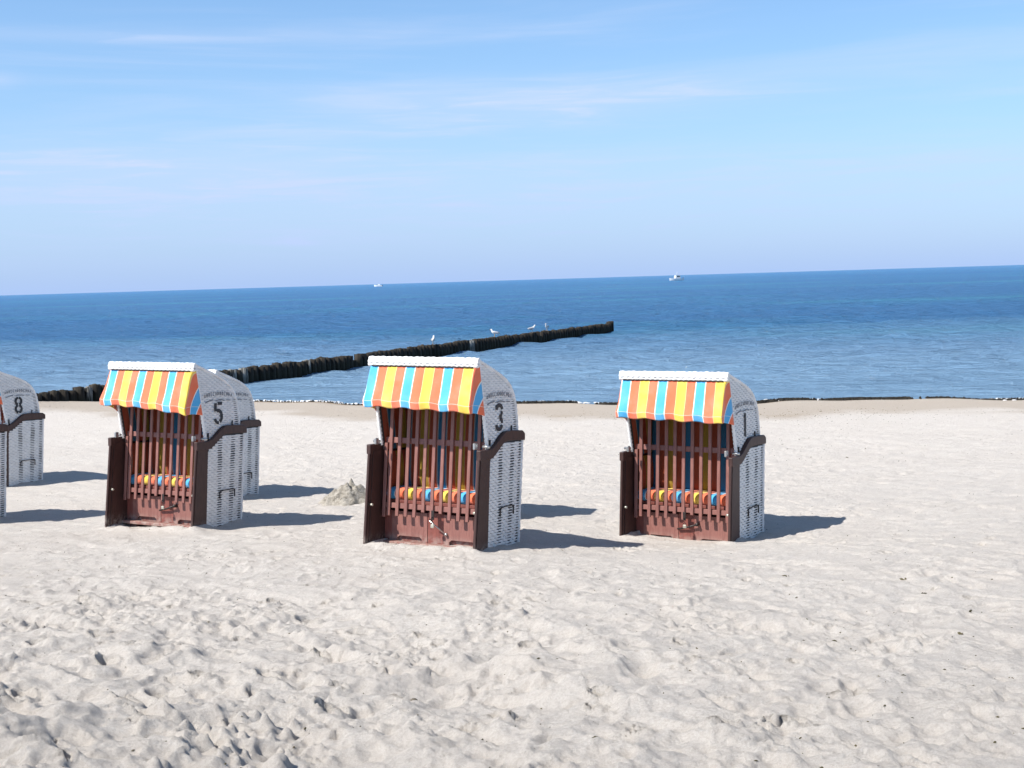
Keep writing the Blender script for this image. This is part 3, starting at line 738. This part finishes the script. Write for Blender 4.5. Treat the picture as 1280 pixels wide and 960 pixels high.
# ------------------------------------------------------------------ gulls
WHITE_F = mk_plain('white_feather', (.78, .78, .77), .8, .2); GREY_F = mk_plain('grey_feather', (.36, .38, .42), .8, .2); BEAK = mk_plain('yellow_beak', (.65, .36, .04), .5)
def gull(px_x, facing, label, raise_=0):
    # spot on top of the groyne under that direction
    k = (px_x - 640) / F_PX
    t = (k * A.y - A.x) / ((B.x - A.x) - k * (B.y - A.y)); p = A.lerp(B, t)
    g = empty('seagull', (p.x, p.y, WATER_Z + .49 + raise_), (0, 0, facing)); tag(g, label, 'seagull', 'seagulls resting on the groyne')
    bd = MB(); rg = [(-.22, .165, .012), (-.16, .17, .035), (-.08, .185, .062), (.0, .20, .075), (.07, .22, .070), (.115, .26, .048), (.13, .30, .036), (.145, .335, .041), (.165, .355, .038), (.185, .355, .018)]
    bd.tube([(a, 0, b) for a, b, c in rg], [c for a, b, c in rg], 10); bd.build('body', WHITE_F, g)
    for s in (1, -1):
        wg = MB(); wg.ball((-.06, s * .055, .205), (.17, .022, .055), 10, 6, Matrix.Rotation(-.12, 3, 'Y')); wg.build('wing', GREY_F, g)
        lg = MB(); lg.tube([(.0, s * .03, .13), (.0, s * .03, -.01)], .006, 6); lg.box((.015, s * .03, -.005), (.05, .035, .008)); lg.build('leg', BEAK, g)
    bk = MB(); bk.tube([(.18, 0, .353), (.215, 0, .350), (.235, 0, .340)], [.013, .009, .003], 6); bk.build('beak', BEAK, g)
    g.scale = (.85, .85, .85)
gull(543, R(80), 'small upright seagull on the groyne, leftmost of the four gulls')
gull(620, R(170), 'white seagull facing left on the middle of the groyne, second gull from the left')
gull(667, R(10), 'seagull with lowered body on the groyne, third gull from the left')
gull(685.5, R(250), 'seagull nearest the seaward end of the groyne, rightmost of the gulls')

# ------------------------------------------------------------------ boats
BOATW = mk_plain('white_boat_paint', (.80, .80, .80), .3); GLASS = mk_plain('dark_window', (.03, .04, .05), .1); REDP = mk_plain('red_paint', (.35, .05, .03), .4); BLUEH = mk_plain('dark_hull_stripe', (.03, .05, .09), .4)
def hull(name, L, Bm, Hh, parent, mat):
    mb = MB(); n_ = 16; V = []; prof = [(0, -.35), (.55, -.3), (.85, .1), (1, Hh)]
    for i in range(n_ + 1):
        t = i / n_; w = Bm / 2 * (1 - max(0, (t - .55) / .45) ** 2.2) * (.85 + .15 * min(1, t * 4)); sh = 1 + .35 * t * t
        for (a, z) in prof[::-1]: V.append((-L / 2 + L * t + (max(z, 0) * .25 * t), -w * a, z * sh if z > 0 else z))
        for (a, z) in prof: V.append((-L / 2 + L * t + (max(z, 0) * .25 * t), w * a, z * sh if z > 0 else z))
    k = 8; mb.add(V, [(i * k + j, i * k + j + 1, (i + 1) * k + j + 1, (i + 1) * k + j) for i in range(n_) for j in range(k - 1)] + [tuple(range(k))] + [(i * k, (i + 1) * k, (i + 1) * k + 7, i * k + 7) for i in range(n_)], smooth=False)
    return mb.build(name, mat, parent)
def dir_point(px, dist):
    x = (px - 640) / F_PX; return x * dist, dist
bx_, by_ = dir_point(848.5, 700)
b1 = empty('cabin_boat', (bx_, by_, WATER_Z), (0, 0, R(205))); tag(b1, 'white cabin fishing boat near the horizon, right of the groyne end', 'boat')
hull('hull', 8.2, 2.8, 1.0, b1, BOATW)
c = MB(); c.prism([(-2.2, .95), (.9, .95), (.5, 2.6), (-1.9, 2.7)], 'y', -.95, .95); cb = c.build('cabin', BOATW, b1)
for s in (1, -1):
    w = MB(); w.box((-.8, s * .96, 2.05), (1.9, .03, .5)); w.build('window', GLASS, cb)
c = MB(); c.box((-.8, 0, 2.75), (3.0, 2.1, .1), bev=.03); c.build('roof', BOATW, b1)
c = MB(); c.tube([(-.6, 0, 2.7), (-.6, 0, 4.6)], .06, 6); c.tube([(-1.3, 0, 3.6), (.1, 0, 3.6)], .03, 6); c.build('mast', BOATW, b1)
c = MB(); c.tube([(3.6, 0, 1.2), (3.7, 0, 2.0), (2.2, .9, 1.9), (2.2, -.9, 1.9), (3.7, 0, 2.0)], .04, 6); c.build('bow_rail', STEEL, b1)
c = MB(); c.box((-4.3, 0, .9), (.4, .5, 1.0), bev=.1); c.build('outboard_motor', BLUEH, b1)
bx_, by_ = dir_point(477, 1500)
b2 = empty('motor_boat', (bx_, by_, WATER_Z), (0, 0, R(176))); tag(b2, 'tiny low white motorboat on the horizon above the first stretch of the groyne', 'boat')
hull('hull', 9.0, 3.0, 1.6, b2, BOATW)
c = MB(); c.prism([(-2.6, 1.5), (1.4, 1.5), (.4, 2.5), (-1.8, 2.6)], 'y', -1.0, 1.0); c.build('cabin', BOATW, b2)
c = MB(); c.prism([(.5, 1.6), (1.5, 1.6), (.5, 2.5), (.3, 2.5)], 'y', -1.05, 1.05); c.build('windscreen', GLASS, b2)
c = MB(); c.box((-4.7, 0, 1.0), (.7, 1.6, 1.4), bev=.15); c.build('outboard_motor', BLUEH, b2)

# ------------------------------------------------------------------ sand heap
def mk_damp():
    M = Mat('damp_sand', .95, .1); c = M.coord('Object')
    a = M.mix(M.map(M.noise(c, 14, 5, .7), .4, .6), (.42, .385, .335), (.27, .245, .21)); a = M.mix(M.map(M.noise(c, 24, 4, .75), .52, .62, 0, .75), a, (.14, .125, .10))
    M.color(a); M.bump(M.noise(c, 40, 4, .7), .8, .03); return M.m
hx, hy = pix_ground(432, 624, -.17); hx += .06; hy += .25
def hp_(u, v):
    th = u * 2 * math.pi; rr_ = v * (1 + .18 * math.sin(3 * th + 1) + .1 * math.sin(7 * th)); x = rr_ * .42 * math.cos(th) - .05; y = rr_ * .32 * math.sin(th)
    nz = float(vnoise(np.array([x * 3 + 9]), np.array([y * 3 + 4]), .16, 80)[0] * .055 + vnoise(np.array([x + 9]), np.array([y + 4]), .05, 81)[0] * .028)
    return (x, y, .32 * max(0, 1 - v ** .9) + nz * (1 - .7 * v) - .03)
mb = MB(); mb.grid(hp_, 72, 30); heap = mb.build('sand_heap', mk_damp()); heap.location = (hx, hy, gz(hx, hy) - .01)
tag(heap, 'crumbling grey heap of damp sand beside the chair marked 3', 'sand heap')

# ------------------------------------------------------------------ pebble, debris, seaweed, foam
PEB = mk_plain('dark_pebble', (.12, .10, .075), .7)
x, y = pix_ground(517, 868, .17)
mb = MB(); mb.ball((0, 0, 0), (.022, .018, .017), 10, 7); pb = mb.build('pebble', PEB); pb.location = (x, y, gz(x, y) + .020); tag(pb, 'small dark brown pebble lying alone on the foreground sand', 'pebble')
def scatter(name, label, cat, mat, spots, flat=.5):
    mb = MB(); r = random.Random(len(spots))
    for (x, y, s) in spots:
        z = gz(x, y); a = r.random() * 3.14; c, q = math.cos(a), math.sin(a); l = s * (1 + r.random() * 1.5); w = s * .5; h = s * flat
        pts = [(-l / 2, 0, 0), (0, -w, 0), (l / 2, 0, h * .3), (0, w, 0), (0, 0, h)]
        V = [(x + p[0] * c - p[1] * q, y + p[0] * q + p[1] * c, z - .001 + p[2]) for p in pts]
        mb.add(V, [(0, 1, 4), (1, 2, 4), (2, 3, 4), (3, 0, 4)])
    o = mb.build(name, mat); tag(o, label, cat, kind='stuff'); return o
WEED = mk_plain('dried_seaweed', (.10, .085, .045), .85, .2, 0, .5, 6); WETW = mk_plain('wet_seaweed', (.034, .030, .024), .85, .2, 0, .5, 8)
sp = []
r = random.Random(11)
for k in range(2600):                      # crumbs of shell and weed across the dry sand
    y = 4.5 + 15 * r.random() ** 1.4; x = r.uniform(-1, 1) * (1 + y * .42); sp.append((x, y, .003 + .012 * r.random() ** 2.5))
for (px, py) in [(1205, 812), (1130, 730), (1153, 752), (1046, 830), (1014, 778), (985, 722), (1116, 778), (1215, 775)]:
    x, y = pix_ground(px, py, .03); sp += [(x + r.uniform(-.02, .02), y + r.uniform(-.02, .02), r.uniform(.012, .026)) for _ in range(3)]
for k in range(1500):                     # drift line below the dry sand
    x = r.uniform(-14, 14) if k % 2 else r.gauss(4.5, 2.2); D_ = r.gauss(4.3, .7) if k % 3 else r.uniform(4, 11); y = float(shore_y(x)) - D_
    sp.append((x, y, r.uniform(.005, .020)))
scatter('beach_debris', 'scattered bits of dried weed and shell on the sand', 'beach debris', WEED, sp)
sp = []
for k in range(9000):
    x = r.gauss(6.6, 1.9) if k % 4 else r.uniform(-1.5, 9); e = 1 - abs((x - 4.2) / 6.2) ** 3
    if math.sin(x * 2.7) + math.sin(x * 6.1 + 1) + r.gauss(0, .5) < -.55: continue
    y = float(shore_y(x)) - .10 + r.gauss(0, .26 + .08 * math.sin(x * 3.1)) * max(.25, e); sp.append((x, y, r.uniform(.03, .065)))
for k in range(350):
    x = r.uniform(-11, -1.5); y = float(shore_y(x)) - .05 + r.gauss(0, .12); sp.append((x, y, r.uniform(.02, .05)))
scatter('seaweed_line', 'dark wet seaweed washed up along the water edge', 'seaweed', WETW, sp, 1.15)
FOAM = mk_plain('foam', (.85, .86, .87), .7)
mb = MB()
for k in range(3600):
    x = (9.2 + 7 * r.random() ** .6) if k % 3 else r.uniform(-11.5, 8); y = float(shore_y(x)) + .12 + r.gauss(0, .16) * (1 if x > 0 else .6)
    s = r.uniform(.010, .032); mb.ball((x, y, max(gz(x, y), WATER_Z) + .012), (s * 1.8, s, s * .45), 6, 4)
fo = mb.build('foam', FOAM); tag(fo, 'thin line of white foam where wavelets break on the beach', 'foam', kind='stuff')
bpy.context.view_layer.update()
